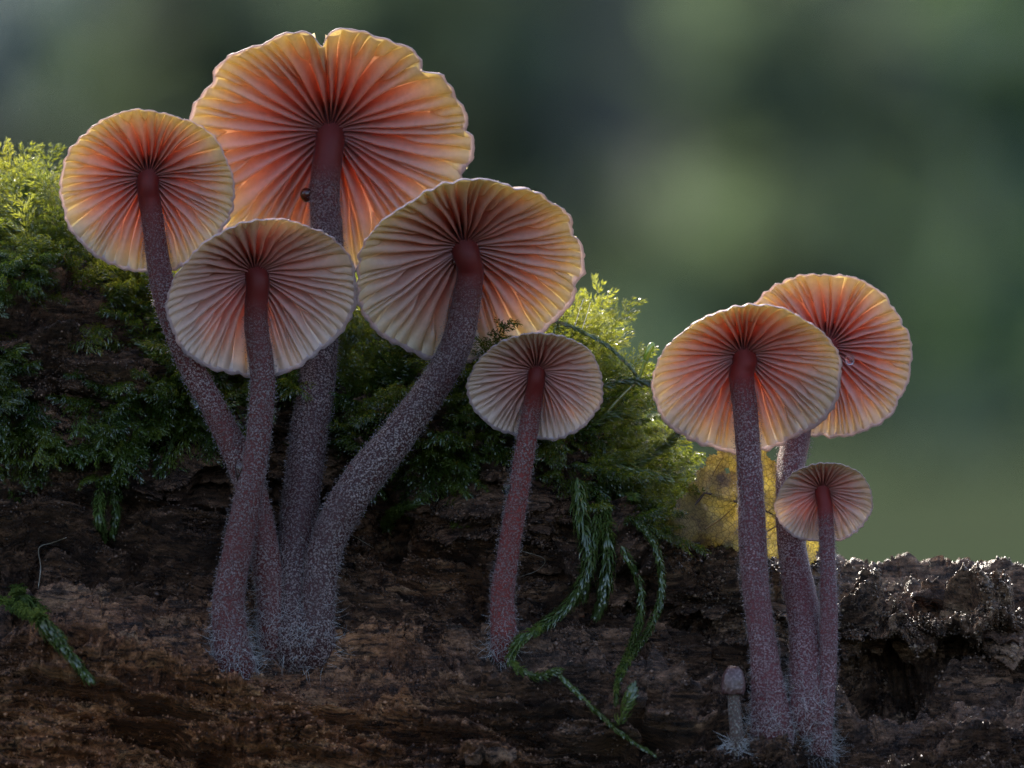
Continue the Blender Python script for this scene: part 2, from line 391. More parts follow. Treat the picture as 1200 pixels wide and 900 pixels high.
def build_log():
    xs = np.r_[np.linspace(-14, -6.8, 40)[:-1], np.linspace(-6.8, 6.8, 600), np.linspace(6.8, 14, 40)[1:]]
    tz, lz = top_z(xs), ledge_z(xs)
    L = lambda a: lz + (tz - lz) * a
    one = np.ones_like(xs); hol = .35 * np.exp(-((xs + 2.6) / 2.6) ** 2)
    CP = [(3.5 * one, -9.4 * one), (-.8 * one, -7.6 * one), (-1.95 * one, -5.4 * one), (-1.85 * one, lz - .55), (-1.5 * one, lz - .05), (-.95 * one, lz + .08),
          (-.30 * one, lz + .42), (.10 * one + hol, L(.42)), (-.05 * one, L(.70)), (.45 * one, tz - .22), (1.6 * one, tz), (4.2 * one, tz - .35), (7.5 * one, tz - 3.2), (8 * one, -7.5 * one), (3.6 * one, -9.45 * one)]
    rows = [6, 10, 60, 32, 26, 50, 70, 66, 60, 44, 40, 12, 8, 8]
    CP = np.array(CP)                                       # K,2,NX
    prof = []
    for k, n in enumerate(rows):
        p0 = CP[max(k - 1, 0)]; p1 = CP[k]; p2 = CP[k + 1]; p3 = CP[min(k + 2, len(CP) - 1)]
        for u in np.linspace(0, 1, n, endpoint=(k == len(rows) - 1)):
            prof.append(.5 * (2 * p1 + (p2 - p0) * u + (2 * p0 - 5 * p1 + 4 * p2 - p3) * u * u + (3 * p1 - p0 - 3 * p2 + p3) * u ** 3))
    prof = np.array(prof)                                   # V,2,NX
    nvr, nx = prof.shape[0], len(xs)
    P = np.stack([np.broadcast_to(xs, (nvr, nx)), prof[:, 0], prof[:, 1]], -1)
    dv = np.gradient(P, axis=0); du = np.gradient(P, axis=1)
    N = np.cross(dv, du); N /= np.linalg.norm(N, axis=-1)[..., None] + 1e-9
    if N[nvr // 3, nx // 2, 1] > 0: N = -N
    Q = P.copy(); Q[..., 2] += .13 * P[..., 0] * (P[..., 0] < 1.5) - .05 * P[..., 0] * (P[..., 0] >= 1.5)
    warp = np.stack([fbm(Q * .8, 3, 41), fbm(Q * .8 + 20, 3, 42), fbm(Q * .8 + 40, 3, 43)], -1)
    Qa = Q + warp * .35
    S = lambda a, b: Qa * np.array((a, b, b))
    d = .42 * fbm(S(.35, .9), 3, 1)
    lay = fbm(S(.42, 2.3), 4, 2); d += .42 * np.tanh(lay * 5) * np.abs(lay) ** .3
    lay2 = fbm(S(.8, 5.2), 4, 3); d += .26 * (2 * np.abs(lay2) ** .55 - .8)
    fib = fbm(S(1.0, 9), 4, 4); d += .16 * np.abs(fib) ** .6 + .12 * fib
    soft = sstep(-.15, .35, fbm(Q * .9, 3, 5))
    cr = fbm(Qa * 5.5, 4, 6); d += (.08 + .24 * soft) * np.abs(cr) ** .7
    cr2 = np.abs(fbm(Qa * 9, 3, 7)) ** .7; d += (.08 + .16 * soft) * cr2
    d += .03 * fbm(Q * 26, 2, 8)
    hole = sstep(.22, .42, fbm(S(.55, 1.5) + 7, 3, 9)); d -= .55 * hole
    bx, bz = P[..., 0], P[..., 2]
    def dent(px, py, rx, ry, depth):
        c = at(px, py, -1)
        return depth * np.exp(-(((bx - c[0]) / rx) ** 2 + ((bz - c[2]) / ry) ** 2) ** 2) * (P[..., 1] < 1.2)
    for a in [(1035, 805, .62, .42, .9), (175, 832, .32, .09, .6), (480, 650, .5, .3, .45), (560, 700, .18, .3, .6), (500, 868, .4, .1, .5), (850, 740, .5, .25, .3), (910, 690, .35, .35, .5),
              (1120, 760, .2, .2, .35), (620, 850, .3, .2, .4), (800, 800, .4, .16, .35), (40, 780, .5, .07, .4), (120, 705, .6, .08, .4), (250, 560, .5, .12, .45), (120, 590, .6, .1, .4), (770, 700, .3, .12, .3)]:
        d -= dent(*a)
    for a in [(60, 860, 1.1, .25, .35), (110, 745, .7, .18, .3), (640, 700, .3, .18, .25), (1150, 870, .7, .2, .3), (960, 860, .8, .15, .2), (340, 850, .7, .18, .25), (580, 885, .4, .18, .4)]:
        d += dent(*a)
    rc = np.random.default_rng(71); fz = Q[..., 2]
    for q in range(220):
        cx_, cz_ = rc.uniform(-6.6, 6.6), rc.uniform(-4.8, -.2)
        rx_ = rc.uniform(.25, 1.1); rz_ = rc.uniform(.025, .075); sl = .13 if cx_ < 1.5 else -.05
        gd = ((bx - cx_) / rx_) ** 2 + ((fz - (cz_ + sl * cx_) - .06 * np.sin(bx * 3 + q)) / rz_) ** 2
        win = gd < 4
        amp = rc.uniform(.18, .42) if q % 3 else -rc.uniform(.10, .26)
        d[win] -= amp * np.exp(-gd[win] ** 1.5) * (P[..., 1][win] < 1.0)
    calm = (1 - .62 * sstep(.25, 1.0, P[..., 1])) * (1 - .25 * sstep(.45, .85, N[..., 2]) * (P[..., 1] < 0)); d = d * calm
    fade = sstep(-9.3, -6.5, P[..., 2]) * np.where(P[..., 1] > 5, .4, 1)
    d = d * (.25 + .75 * fade)
    Pw = P + N * d[..., None]
    v = Pw.reshape(-1, 3)
    i = (np.arange(nvr - 1)[:, None] * nx + np.arange(nx - 1)[None]).ravel()
    f = np.stack([i, i + nx, i + nx + 1, i + 1], 1)
    rust = 1.25 * np.exp(-((bx + 4.6) / 3.2) ** 2 - ((bz + 4.3) / 1.15) ** 2) + .55 * np.exp(-((bx + 2.2) / 1.6) ** 2 - ((bz + 3.9) / .7) ** 2) + .35 * np.exp(-((bx + 1) / 1.3) ** 2 - ((bz + 2.1) / .6) ** 2) - .12
    grey = .75 * sstep(1.4, 3.2, bx) * sstep(-4.3, -2.7, bz) + .3 * sstep(.2, 2, bx) * sstep(-3.5, -2.2, bz) - .1
    rust = rust + .5 * np.exp(-((bx + .2) / .5) ** 2 - ((bz + 4.4) / .3) ** 2)
    o = obj('rotten_log', mesh('rotten_log', v, f, M_wood, True, {'rust': rust.ravel(), 'grey': grey.ravel()}))
    tag(o, 'wet crumbling dark brown rotten log that carries the moss and mushrooms', 'log')
    # two sawn-off looking broken ends, far outside the view
    for e, xi in enumerate((0, nx - 1)):
        ring = Pw[:, xi]; c = ring.mean(0)
        put('broken_end', np.vstack([ring, c]), [(k, k + 1, nvr) if e else (k + 1, k, nvr) for k in range(nvr - 1)], M_wood, o, smooth=False)
    return o, Pw, N, v, f, rust.ravel(), grey.ravel()
log, LP, LN, log_v, log_f, RUST, GREY = build_log()
bvh = BVHTree.FromPolygons(log_v.tolist(), log_f.tolist(), all_triangles=False)
CAM = Vector((0, -D, 0))

def hit(px, py, default=-.8):
    d = Vector(at(px, py, 0)) - CAM; d.normalize()
    p, n, i, t = bvh.ray_cast(CAM, d)
    if p is None: return at(px, py, default), np.array((0, -1., 0))
    n = np.array(n); n = n if n[1] < 0 else -n
    return np.array(p), n

# crumbs of wood lying on the log
def build_crumbs():
    ph = (1 + 5 ** .5) / 2
    ico = np.array([(-1, ph, 0), (1, ph, 0), (-1, -ph, 0), (1, -ph, 0), (0, -1, ph), (0, 1, ph), (0, -1, -ph), (0, 1, -ph), (ph, 0, -1), (ph, 0, 1), (-ph, 0, -1), (-ph, 0, 1)]) / 1.9
    icf = np.array([(0, 11, 5), (0, 5, 1), (0, 1, 7), (0, 7, 10), (0, 10, 11), (1, 5, 9), (5, 11, 4), (11, 10, 2), (10, 7, 6), (7, 1, 8), (3, 9, 4), (3, 4, 2), (3, 2, 6), (3, 6, 8), (3, 8, 9), (4, 9, 5), (2, 4, 11), (6, 2, 10), (8, 6, 7), (9, 8, 1)])
    octa = np.array([(1, 0, 0), (-1, 0, 0), (0, 1, 0), (0, -1, 0), (0, 0, 1), (0, 0, -1)]) * 1.0
    ocf = np.array([(0, 2, 4), (2, 1, 4), (1, 3, 4), (3, 0, 4), (2, 0, 5), (1, 2, 5), (3, 1, 5), (0, 3, 5)])
    sel = np.flatnonzero((np.abs(log_v[:, 0]) < 6.6) & (log_v[:, 1] < 1.2) & (log_v[:, 2] > -5))
    den = sstep(-.1, .45, fbm(log_v[sel] * np.array((1.1, 2, 2)), 3, 77)) + .22
    for n, lo, hi, pw, nm in ((4500, .010, .022, 4, 'wood_crumbs'), (55000, .008, .015, 2, 'wood_grit')):
        k = rng.choice(sel, n, p=den / den.sum())
        p = log_v[k] + rng.normal(size=(n, 3)) * .010
        s = (lo + hi * rng.random(n) ** pw)
        base, fc = (ico, icf) if n < 9000 else (octa, ocf)
        nb = len(base)
        q = base[None] * s[:, None, None] * rng.uniform(.6, 1.5, (n, 1, 3)) * rng.uniform(.7, 1.3, (n, nb, 1))
        v = (q + p[:, None]).reshape(-1, 3)
        f = (fc[None] + (np.arange(n) * nb)[:, None, None]).reshape(-1, 3)
        tag(put(nm, v, f, M_crumb, log, smooth=True, attrs={'rust': np.repeat(RUST[k], nb), 'grey': np.repeat(GREY[k], nb), 'tint': np.repeat(rng.random(n), nb)}), kind='stuff')
build_crumbs()

# splinters standing off the log
def splinter(px, py, ang, length, width, seed, lift=.035):
    length *= .75; width *= 1.5
    rs = np.random.default_rng(seed); p, n = hit(px, py)
    d = np.array((math.cos(R_(ang)), -.15, math.sin(R_(ang)))); d -= n * (d @ n) * .7; d /= np.linalg.norm(d)
    side = np.cross(d, n); side /= np.linalg.norm(side)
    m = 9; t = np.linspace(0, 1, m)
    wv = width * np.sin(np.pi * np.clip(.12 + .86 * t, 0, 1)) ** .7 * rs.uniform(.7, 1.2, m)
    c = p + np.outer((t - .5) * length, d) + np.outer(lift * (np.sin(t * 3.1) + .2) + .03 * rs.normal(size=m), n)
    th = width * .45
    v = np.concatenate([c + side * wv[:, None], c + n * th, c - side * wv[:, None] * rs.uniform(.7, 1.1, (m, 1)), c - n * th])
    f = []
    for r in range(4):
        for i in range(m - 1):
            a, b = r * m + i, ((r + 1) % 4) * m + i
            f.append((a, a + 1, b + 1, b))
    f += [(0, m, 2 * m, 3 * m), (4 * m - 1, 3 * m - 1, 2 * m - 1, m - 1)]
    return put('splinter', v, f, M_wood, log, smooth=True)
for i, a in enumerate([(492, 655, -70, .6, .10), (575, 885, 8, .8, .14), (590, 665, -15, .5, .08), (1100, 700, -10, .9, .08), (1165, 750, -12, .8, .08), (640, 665, -15, .5, .07)]):
    splinter(*a, seed=300 + i)

# ------------------------------------------------------------------ mushrooms
WARM_R = [(.24, .04, .035), (.60, .27, .22), (.68, .45, .39), (.70, .57, .42)]
WARM_T = [(.30, .025, .018), (.64, .25, .16), (.74, .50, .36), (.78, .69, .37)]
PINK_R = [(.30, .06, .06), (.72, .34, .30), (.77, .52, .47), (.80, .62, .55)]
PINK_T = [(.38, .05, .04), (.70, .33, .27), (.77, .55, .46), (.80, .69, .46)]

def make_mushroom(label, cap, stem_pts, sc_col, seed, ngill, notches=(), pal=(WARM_R, WARM_T), hair_n=260, clusters=()):
    rs = np.random.default_rng(seed)
    cx, cy, Y, Rpx, asp, rho, hr = cap
    k = (D + Y) / D; R = Rpx / 100 * k; C = at(cx, cy, Y)
    phi = math.acos(asp); rho = R_(rho)
    u = np.array((math.sin(rho), 0, math.cos(rho))); wv = np.array((math.cos(rho), 0, -math.sin(rho)))
    yv = np.array((0, 1., 0))
    a = math.cos(phi) * yv + math.sin(phi) * u
    v = math.cos(phi) * u - math.sin(phi) * yv
    h = hr * R
    base, bn = hit(stem_pts[-1][0], stem_pts[-1][1])
    root = empty('mushroom', base); tag(root, label, 'mushroom', 'pink mushrooms growing on the log')
    to = lambda x, y, z: C + np.multiply.outer(x, wv) + np.multiply.outer(y, v) + np.multiply.outer(z, a)
    # gill angles, then a rim that scallops with them
    nl = ngill; gth = (np.arange(nl) + rs.uniform(-.30, .30, nl)) * 2 * np.pi / nl
    ph = rs.uniform(0, 6.28, 8)
    def rim(th):
        r = 1 + .014 * np.sin(2 * th + ph[0]) + .012 * np.sin(3 * th + ph[1]) + .008 * np.sin(7 * th + ph[2]) + .006 * np.sin(13 * th + ph[3])
        r = r + .017 * (np.abs(np.sin(nl * th / 2 + .9 * np.sin(3 * th + ph[4]))) - .6) * (.6 + .5 * np.sin(2 * th + ph[3])) + .006 * np.sin(41 * th + ph[5])
        for (ang, dep, wd) in notches:
            dd = (th - R_(ang) + np.pi) % (2 * np.pi) - np.pi
            r = r - dep * np.exp(-np.abs(dd / R_(wd)) ** 1.3)
        return r * R
    def zu(p, th):
        return h * (1 - p ** 1.9) + .035 * R * p ** 3 * (np.sin(2 * th + ph[6]) + .7 * np.sin(5 * th + ph[7])) - .05 * R * np.clip(p - .9, 0, 1) * 4
    nth, nr = 224, 22
    th = np.linspace(0, 2 * np.pi, nth, endpoint=False)
    pr = np.r_[.03, np.linspace(.08, .88, nr - 6), .91, .935, .952, .963, .970]
    prt = np.r_[.03, np.linspace(.08, .88, nr - 6), .93, .965, .988, 1.0, 1.004]; nr = len(pr)
    TH, PR = np.meshgrid(th, pr); PT = np.meshgrid(th, prt)[1]
    RR = PR * rim(TH); rr = PT * rim(TH) * (1 + .004 * np.sin(67 * TH + ph[1]) * (PT > .98))
    tk = R * (.075 * (1 - PT ** 2.2) + .022 * np.sqrt(np.clip(1 - PT ** 10, 0, 1)))
    fold = .010 * R * np.cos(nl * TH + .5) * sstep(.35, .9, PT)
    zb = zu(PR, TH); zt = zu(PT, TH) + tk + fold
    zt[-1] = zt[-2] - .020 * R
    bot = to(RR * np.sin(TH), RR * np.cos(TH), zb).reshape(-1, 3)
    topv = to(rr * np.sin(TH), rr * np.cos(TH), zt).reshape(-1, 3)
    nb = len(bot); V = np.vstack([bot, topv, to(np.array([0.]), np.array([0.]), np.array([zu(0., 0.)])), to(np.array([0.]), np.array([0.]), np.array([h + .10 * R]))])
    F = []
    j = np.arange(nth); j2 = (j + 1) % nth
    for i in range(nr - 1):
        F.append(np.stack([i * nth + j, i * nth + j2, (i + 1) * nth + j2, (i + 1) * nth + j], 1))
    for i in range(nr - 1):
        F.append(np.stack([nb + i * nth + j, nb + (i + 1) * nth + j, nb + (i + 1) * nth + j2, nb + i * nth + j2], 1))
    F.append(np.stack([nb + (nr - 1) * nth + j, (nr - 1) * nth + j, (nr - 1) * nth + j2, nb + (nr - 1) * nth + j2], 1))
    quads = np.vstack(F).tolist()
    cb, ct = len(V) - 2, len(V) - 1
    tris = [(cb, int(q), int(p)) for p, q in zip(j, j2)] + [(ct, int(nb + p), int(nb + q)) for p, q in zip(j, j2)]
    rad = np.r_[PR.ravel(), PT.ravel(), 0, 0]; tp = np.r_[np.zeros(nb), np.ones(len(topv)), 0, 1]
    cm = mat_cap('cap_flesh', *pal); gm = mat_gill('gill_tissue', *pal)
    capo = put('cap', V, [tuple(q) for q in quads] + tris, cm, root, attrs={'rad': rad, 'top': tp})
    # gills: full ones reach the stem, short ones start part of the way out
    srad = stem_pts[0][3] / 100 * k
    p_in = .6 * srad / R
    gl = [(t, p_in) for t in gth]
    for q in range(nl):
        t = gth[q] + ((gth[(q + 1) % nl] - gth[q]) % (2 * np.pi)) * .5
        if rs.random() < .80: gl.append((t + rs.uniform(-.01, .01), rs.choice([.36, .48, .60, .72]) + rs.uniform(-.06, .06)))
    m = 13
    gl.sort(key=lambda g: g[0] % (2 * np.pi)); ng = len(gl)
    ga = np.array([g[0] % (2 * np.pi) for g in gl]); gp = np.array([g[1] for g in gl])
    for g_i, (t0, p0) in enumerate(gl):
        full = p0 < .3
        p = p0 + (.975 - p0) * np.linspace(0, 1, m) ** .92
        r = p * rim(np.full(m, t0))
        # room to each side: the nearest ridge that has already begun at this radius
        room = []
        for sg in (-1, 1):
            w_ = None; best = None
            g1 = np.full(m, 0.0); left_ = np.ones(m)
            for st in (1, 2, 3):
                q = (g_i + sg * st) % ng
                gap = (sg * (ga[q] - ga[g_i])) % (2 * np.pi)
                act = sstep(gp[q] - .02, gp[q] + .16, p) if gp[q] > .3 else np.ones(m)
                g1 = g1 + left_ * act * gap; left_ = left_ * (1 - act)
            room.append(g1)
        tt = t0 + .018 * np.sin(p * 6 + 3 * t0) * (p > .1)
        r = p * rim(tt); zb_ = zu(p, tt)
        grow = np.ones(m) if full else sstep(-.02, .40, (p - p0) / (1 - p0))
        dep = R * (.160 if full else .135) * rs.uniform(.92, 1.08) * np.clip(1.02 - p ** 3.0, 0, 1) * grow + .006 * R
        if full: dep = dep * (.8 + .2 * sstep(.05, .4, p))
        dep = dep * (1 + .05 * np.sin(p * 15 + rs.uniform(0, 6)))
        wl, wr = (np.clip(.485 * rm * r, .002, .15 * R) * (.15 + .85 * grow) for rm in room)
        lean = rs.uniform(-.30, .30) * np.minimum(wl, wr)
        X0, Y0 = r * np.sin(tt), r * np.cos(tt); tx, ty = np.cos(tt), -np.sin(tt)
        ring = []
        for (wf, zf) in ((-1, .12), (-.90, -.12), (-.52, -.62), (-.20, -.95), (.20, -.95), (.52, -.62), (.90, -.12), (1, .12)):
            off = (wl if wf < 0 else wr) * wf + lean * (-min(zf, 0))
            ring.append(to(X0 + tx * off, Y0 + ty * off, zb_ + dep * zf + (.004 if zf > 0 else 0)))
        ring = np.array(ring); nk = len(ring)
        gv = ring.transpose(1, 0, 2).reshape(-1, 3)
        gf = [(i * nk + q, i * nk + q + 1, (i + 1) * nk + q + 1, (i + 1) * nk + q) for i in range(m - 1) for q in range(nk - 1)]
        ed = np.tile(np.array((0, 0, .5, 1, 1, .5, 0, 0)), m)
        put('gill', gv, np.array(gf), gm, capo, attrs={'rad': np.repeat(p, nk), 'edge': ed})
    # stem: leaves the cap along its axis, then bends down to the wood
    z0 = h + .02 * R
    pts = [np.r_[C + a * (z0 + .02 * R), srad * 1.9], np.r_[C + a * (z0 - .05 * R) - u * .03 * R, srad * 1.25], np.r_[C + a * (z0 - .12 * R) - u * .10 * R, srad * 1.02]]
    y0 = pts[-1][1]
    lens_ = np.r_[0, np.cumsum(np.hypot(np.diff([p[0] for p in stem_pts]), np.diff([p[1] for p in stem_pts])))]
    for q, (px, py, dy, r_) in enumerate(stem_pts):
        if q == 0: continue
        last = q == len(stem_pts) - 1
        yy = base[1] + (pts[0][1] - base[1]) * (1 - lens_[q] / lens_[-1]) ** 1.25
        p3 = at(px, py, yy)
        pts.append(np.r_[p3, r_ / 100 * (D + yy) / D])
    pts.append(np.r_[base + np.array((0, .30, -.22)), pts[-1][3] * 1.1])
    path = catmull(np.array(pts), 90); rad_ = path[:, 3]; path = path[:, :3]
    lenp = np.r_[0, np.cumsum(np.linalg.norm(np.diff(path, axis=0), axis=1))]; lenn = lenp / lenp[-1]
    rad_ = rad_ * (1 + .03 * np.sin(lenp * 3 + seed)) * (1 + .12 * sstep(.88, .95, lenn))
    sd = 28
    sv, sf = tube(path, rad_, sd, True)
    ctr = np.repeat(path, sd, 0); nrm = sv - ctr; nrm /= np.linalg.norm(nrm, axis=1)[:, None]
    sv = sv + nrm * (.06 * np.repeat(rad_, sd) * fbm(sv * 1.6, 3, seed) + .008 * fbm(sv * 14, 2, seed + 3))[:, None]
    sm = mat_stem('stem_skin', *sc_col)
    so = put('stem', sv, sf, sm, root, attrs={'len': np.repeat(lenn, sd), 'dst': np.repeat(lenp / (.35 + .75 * R), sd)})
    # powdery bloom on the skin
    n = int(lenp[-1] * 1400)
    k2 = rs.integers(sd * int(np.searchsorted(lenp, .52 * (.35 + .75 * R))), len(sv), n)
    v0 = sv[k2] + rs.normal(size=(n, 3)) * .02
    hv, hf = hairs(v0, nrm[k2] + rs.normal(size=(n, 3)) * .5, rs.uniform(.009, .021, n), .0044, rs.uniform(-.4, .4, n), rs, 1)
    tag(put('bloom', hv, hf, M_fuzz, so, smooth=False), kind='stuff')
    # mycelium hairs at the foot
    n = hair_n * 2
    tpos = .985 - np.abs(rs.normal(size=n) * .085); tpos = np.clip(tpos, .6, 1)
    ii = (tpos * 89).astype(int); jj = rs.integers(0, sd, n); kk = ii * sd + jj
    dr = nrm[kk] * .7 + np.array((0, -.1, -.25)) + rs.normal(size=(n, 3)) * .75
    hv, hf = hairs(sv[kk] - nrm[kk] * .01, dr, rs.uniform(.05, .24, n) * (.4 + .8 * sstep(.75, 1, tpos)), .0030, rs.uniform(-1.3, 1.3, n), rs, 4)
    tag(put('foot_hairs', hv, hf, M_hair, root, smooth=False), kind='stuff')
    return root, dict(C=C, a=a, v=v, w=wv, R=R, h=h, path=path, rad=rad_)

DK = ((.055, .016, .016), (.34, .255, .24), (.085, .007, .006))
RED = ((.10, .016, .014), (.31, .21, .19), (.10, .008, .007))
PKS = ((.12, .026, .028), (.36, .24, .24), (.14, .012, .011))
mush = {}
def mk(key, *a, **k): mush[key] = make_mushroom(*a, **k)[1]
# stem points: (px, py, depth before (-) or behind (+) the foot, radius px); the last one is the foot
mk('A', 'mushroom over the moss bank, round cap just before the notched one, dark red lower stem',
   (172, 223, -.6, 104, .90, 4, .46), [(172, 197, 0, 13), (177, 245, 1.0, 13), (192, 340, .9, 14), (222, 425, .6, 15), (262, 500, .35, 16), (296, 580, .1, 17), (316, 680, .05, 18), (322, 748, 0, 19)],
   (RED[0], DK[1], RED[2]), 21, 31, [(20, .03, 4), (250, .02, 5)])
mk('B', 'largest mushroom, tallest of all, wide amber cap with a notch split into its rim',
   (386, 172, 1.1, 166, .87, 2, .34), [(374, 168, 0, 18), (380, 225, 2.0, 18), (384, 300, 1.6, 18), (375, 420, .9, 20), (358, 540, .25, 22), (346, 660, .03, 22), (345, 752, 0, 24)],
   DK, 22, 34, [(-5, .15, 3.4), (44, .085, 5), (-62, .06, 6), (-30, .03, 4), (62, .04, 4), (80, .05, 3), (25, .02, 3), (101, .05, 4)])
mk('C', 'mushroom with a stout stem leaning far over and a wide orange cap',
   (551, 314, -.95, 136, .76, -16, .40), [(548, 287, 0, 16), (550, 330, .25, 16), (530, 415, .35, 18), (470, 505, .2, 21), (412, 580, .1, 22), (380, 650, .03, 21), (368, 750, 0, 22)],
   DK, 23, 34, [(88, .06, 6), (104, .04, 4), (120, .06, 5), (60, .03, 4), (35, .02, 3), (190, .03, 4)])
mk('D', 'pale greyish pink mushroom before the notched one, its slender stem bowed, cap hiding another stem',
   (306, 347, -1.35, 112, .80, -16, .52), [(290, 330, 0, 14), (300, 378, -.1, 14), (308, 455, -.15, 15), (298, 545, .12, 15), (279, 640, .0, 17), (268, 710, -.02, 20), (274, 772, 0, 22)],
   (RED[0], (.26, .205, .20), RED[2]), 24, 33, [], (PINK_R, PINK_T), 320)
mk('E', 'lone small mushroom with a reddish stem standing beside the hanging moss strands',
   (628, 452, -1.5, 80, .78, 3, .44), [(626, 436, 0, 10), (623, 480, -.15, 11), (612, 550, -.1, 12), (597, 640, .05, 13), (589, 700, 0, 13.5), (591, 752, 0, 16)],
   ((.17, .022, .018), (.25, .17, .165), RED[2]), 25, 34, [(150, .03, 5)], (PINK_R, PINK_T), 260)
mk('F', 'mushroom with a tilted glowing cap in front of the yellow leaf, droplets on its stem',
   (876, 444, -1.1, 110, .78, -9, .52), [(862, 402, 0, 14), (869, 440, .32, 14), (874, 490, .15, 14.5), (879, 560, .03, 15), (884, 670, .05, 16), (896, 770, 0, 17), (905, 852, 0, 24)],
   PKS, 26, 34, [(230, .02, 4)], (PINK_R, WARM_T), 380)
mk('G', 'mushroom with a frilled peach cap half hidden behind another cap, a droplet on its gills',
   (966, 415, .75, 104, .93, 22, .34), [(950, 415, 0, 15), (940, 470, 1.6, 16), (934, 510, 1.25, 16), (926, 555, .8, 16.5), (928, 640, .35, 18), (943, 730, .05, 19), (945, 832, 0, 22)],
   PKS, 27, 34, [(75, .03, 4), (100, .04, 4), (130, .03, 4), (160, .03, 4), (45, .03, 4), (15, .02, 4), (30, .03, 3)], (PINK_R, WARM_T), 320)
mk('H', 'small pale pink mushroom on a thin straight stem beside the pair of tilted caps',
   (965, 588, -1.25, 58, .80, -3, .50), [(962, 571, 0, 9), (968, 610, .25, 9.5), (971, 690, .1, 10), (970, 780, 0, 11), (962, 866, 0, 13)],
   PKS, 28, 32, [], (PINK_R, PINK_T), 260)

def pin_mushroom():
    base, _ = hit(862, 876); root = empty('mushroom', base); tag(root, 'tiny unopened mushroom button with a dark domed cap', 'mushroom', 'pink mushrooms growing on the log')
    rs = np.random.default_rng(5); y = base[1] - .05
    path = catmull(np.array([at(859, 808, y), at(861, 835, y), at(863, 860, y), base - np.array((0, -.02, .08))]), 24)
    v, f = tube(path, np.linspace(.070, .085, 24), 18)
    st = put('stem', v, f, mat_stem('button_stem', (.10, .06, .05), (.30, .26, .22), (.08, .03, .03)), root, attrs={'len': np.repeat(np.linspace(.3, .8, 24), 18), 'dst': np.repeat(np.linspace(1.2, 2, 24), 18)})
    c = at(859, 812, y); prof = [(0, .31), (.05, .305), (.09, .27), (.125, .20), (.142, .11), (.143, .04), (.130, -.01), (.10, -.02), (.06, .0), (0, .0)]
    prof = catmull(np.array([(a, 0, b) for a, b in prof]), 26)[:, [0, 2]]; sd = 28
    th = np.linspace(0, 2 * np.pi, sd, endpoint=False)
    v = np.stack([prof[:, 0][:, None] * np.cos(th), prof[:, 0][:, None] * np.sin(th), np.broadcast_to(prof[:, 1][:, None], (26, sd))], -1).reshape(-1, 3)
    v = v * (1 + .05 * fbm(v * 8, 3, 3))[:, None] + c
    f = [(i * sd + j, (i + 1) * sd + j, (i + 1) * sd + (j + 1) % sd, i * sd + (j + 1) % sd) for i in range(25) for j in range(sd)]
    s = NT('button_cap'); g = s.noise(s.coord(), 30, 3)
    put('cap', v, f, s.principled(Base_Color=s.mix(s.ramp(g, [(.50, 0.), (.66, .6)]), (.055, .022, .019), (.20, .13, .13)), Roughness=.3, Normal=s.bump(g, .5, .02)), root)
    n = 160; th = rs.uniform(0, 6.28, n); r0 = np.stack([np.cos(th) * .08, np.sin(th) * .08, rs.uniform(-.05, .1, n)], 1) + base
    hv, hf = hairs(r0, np.stack([np.cos(th), np.sin(th), rs.normal(size=n) * .6 - .2], 1), rs.uniform(.05, .22, n), .004, rs.uniform(-.7, .7, n), rs, 4)
    tag(put('foot_hairs', hv, hf, M_hair, root, smooth=False), kind='stuff')
pin_mushroom()

# ------------------------------------------------------------------ moss
def leafset(P, Dr, L, W, bend, rs):
    """lens-shaped moss leaves: base, two shoulders, tip, folded along the bend"""
    n = len(P)
    side = np.cross(Dr, bend); side /= np.linalg.norm(side, axis=1)[:, None] + 1e-9
    mid = P + Dr * (L * .42)[:, None] + bend * (L * .05)[:, None]
    m2 = P + Dr * (L * .75)[:, None] + bend * (L * .28)[:, None]
    tip = P + Dr * (L * .92)[:, None] + bend * (L * .70)[:, None]
    s = side * W[:, None]
    v = np.stack([P, mid - s, mid + s, m2 - s * .55, m2 + s * .55, tip], 1)
    return v.reshape(-1, 3), n
def leafset2(P, Dr, L, W, bend):
    side = np.cross(Dr, bend); side /= np.linalg.norm(side, axis=1)[:, None] + 1e-9
    mid = P + Dr * (L * .5)[:, None] + bend * (L * .02)[:, None]
    tip = P + Dr * (L * .88)[:, None] + bend * (L * .5)[:, None]
    s = side * W[:, None]
    return np.stack([P, mid - s, mid + s, tip], 1).reshape(-1, 3)
LF2 = np.array([(0, 2, 1), (1, 2, 3)])
LF = np.array([(0, 2, 1), (1, 2, 4), (1, 4, 3), (3, 4, 5)])

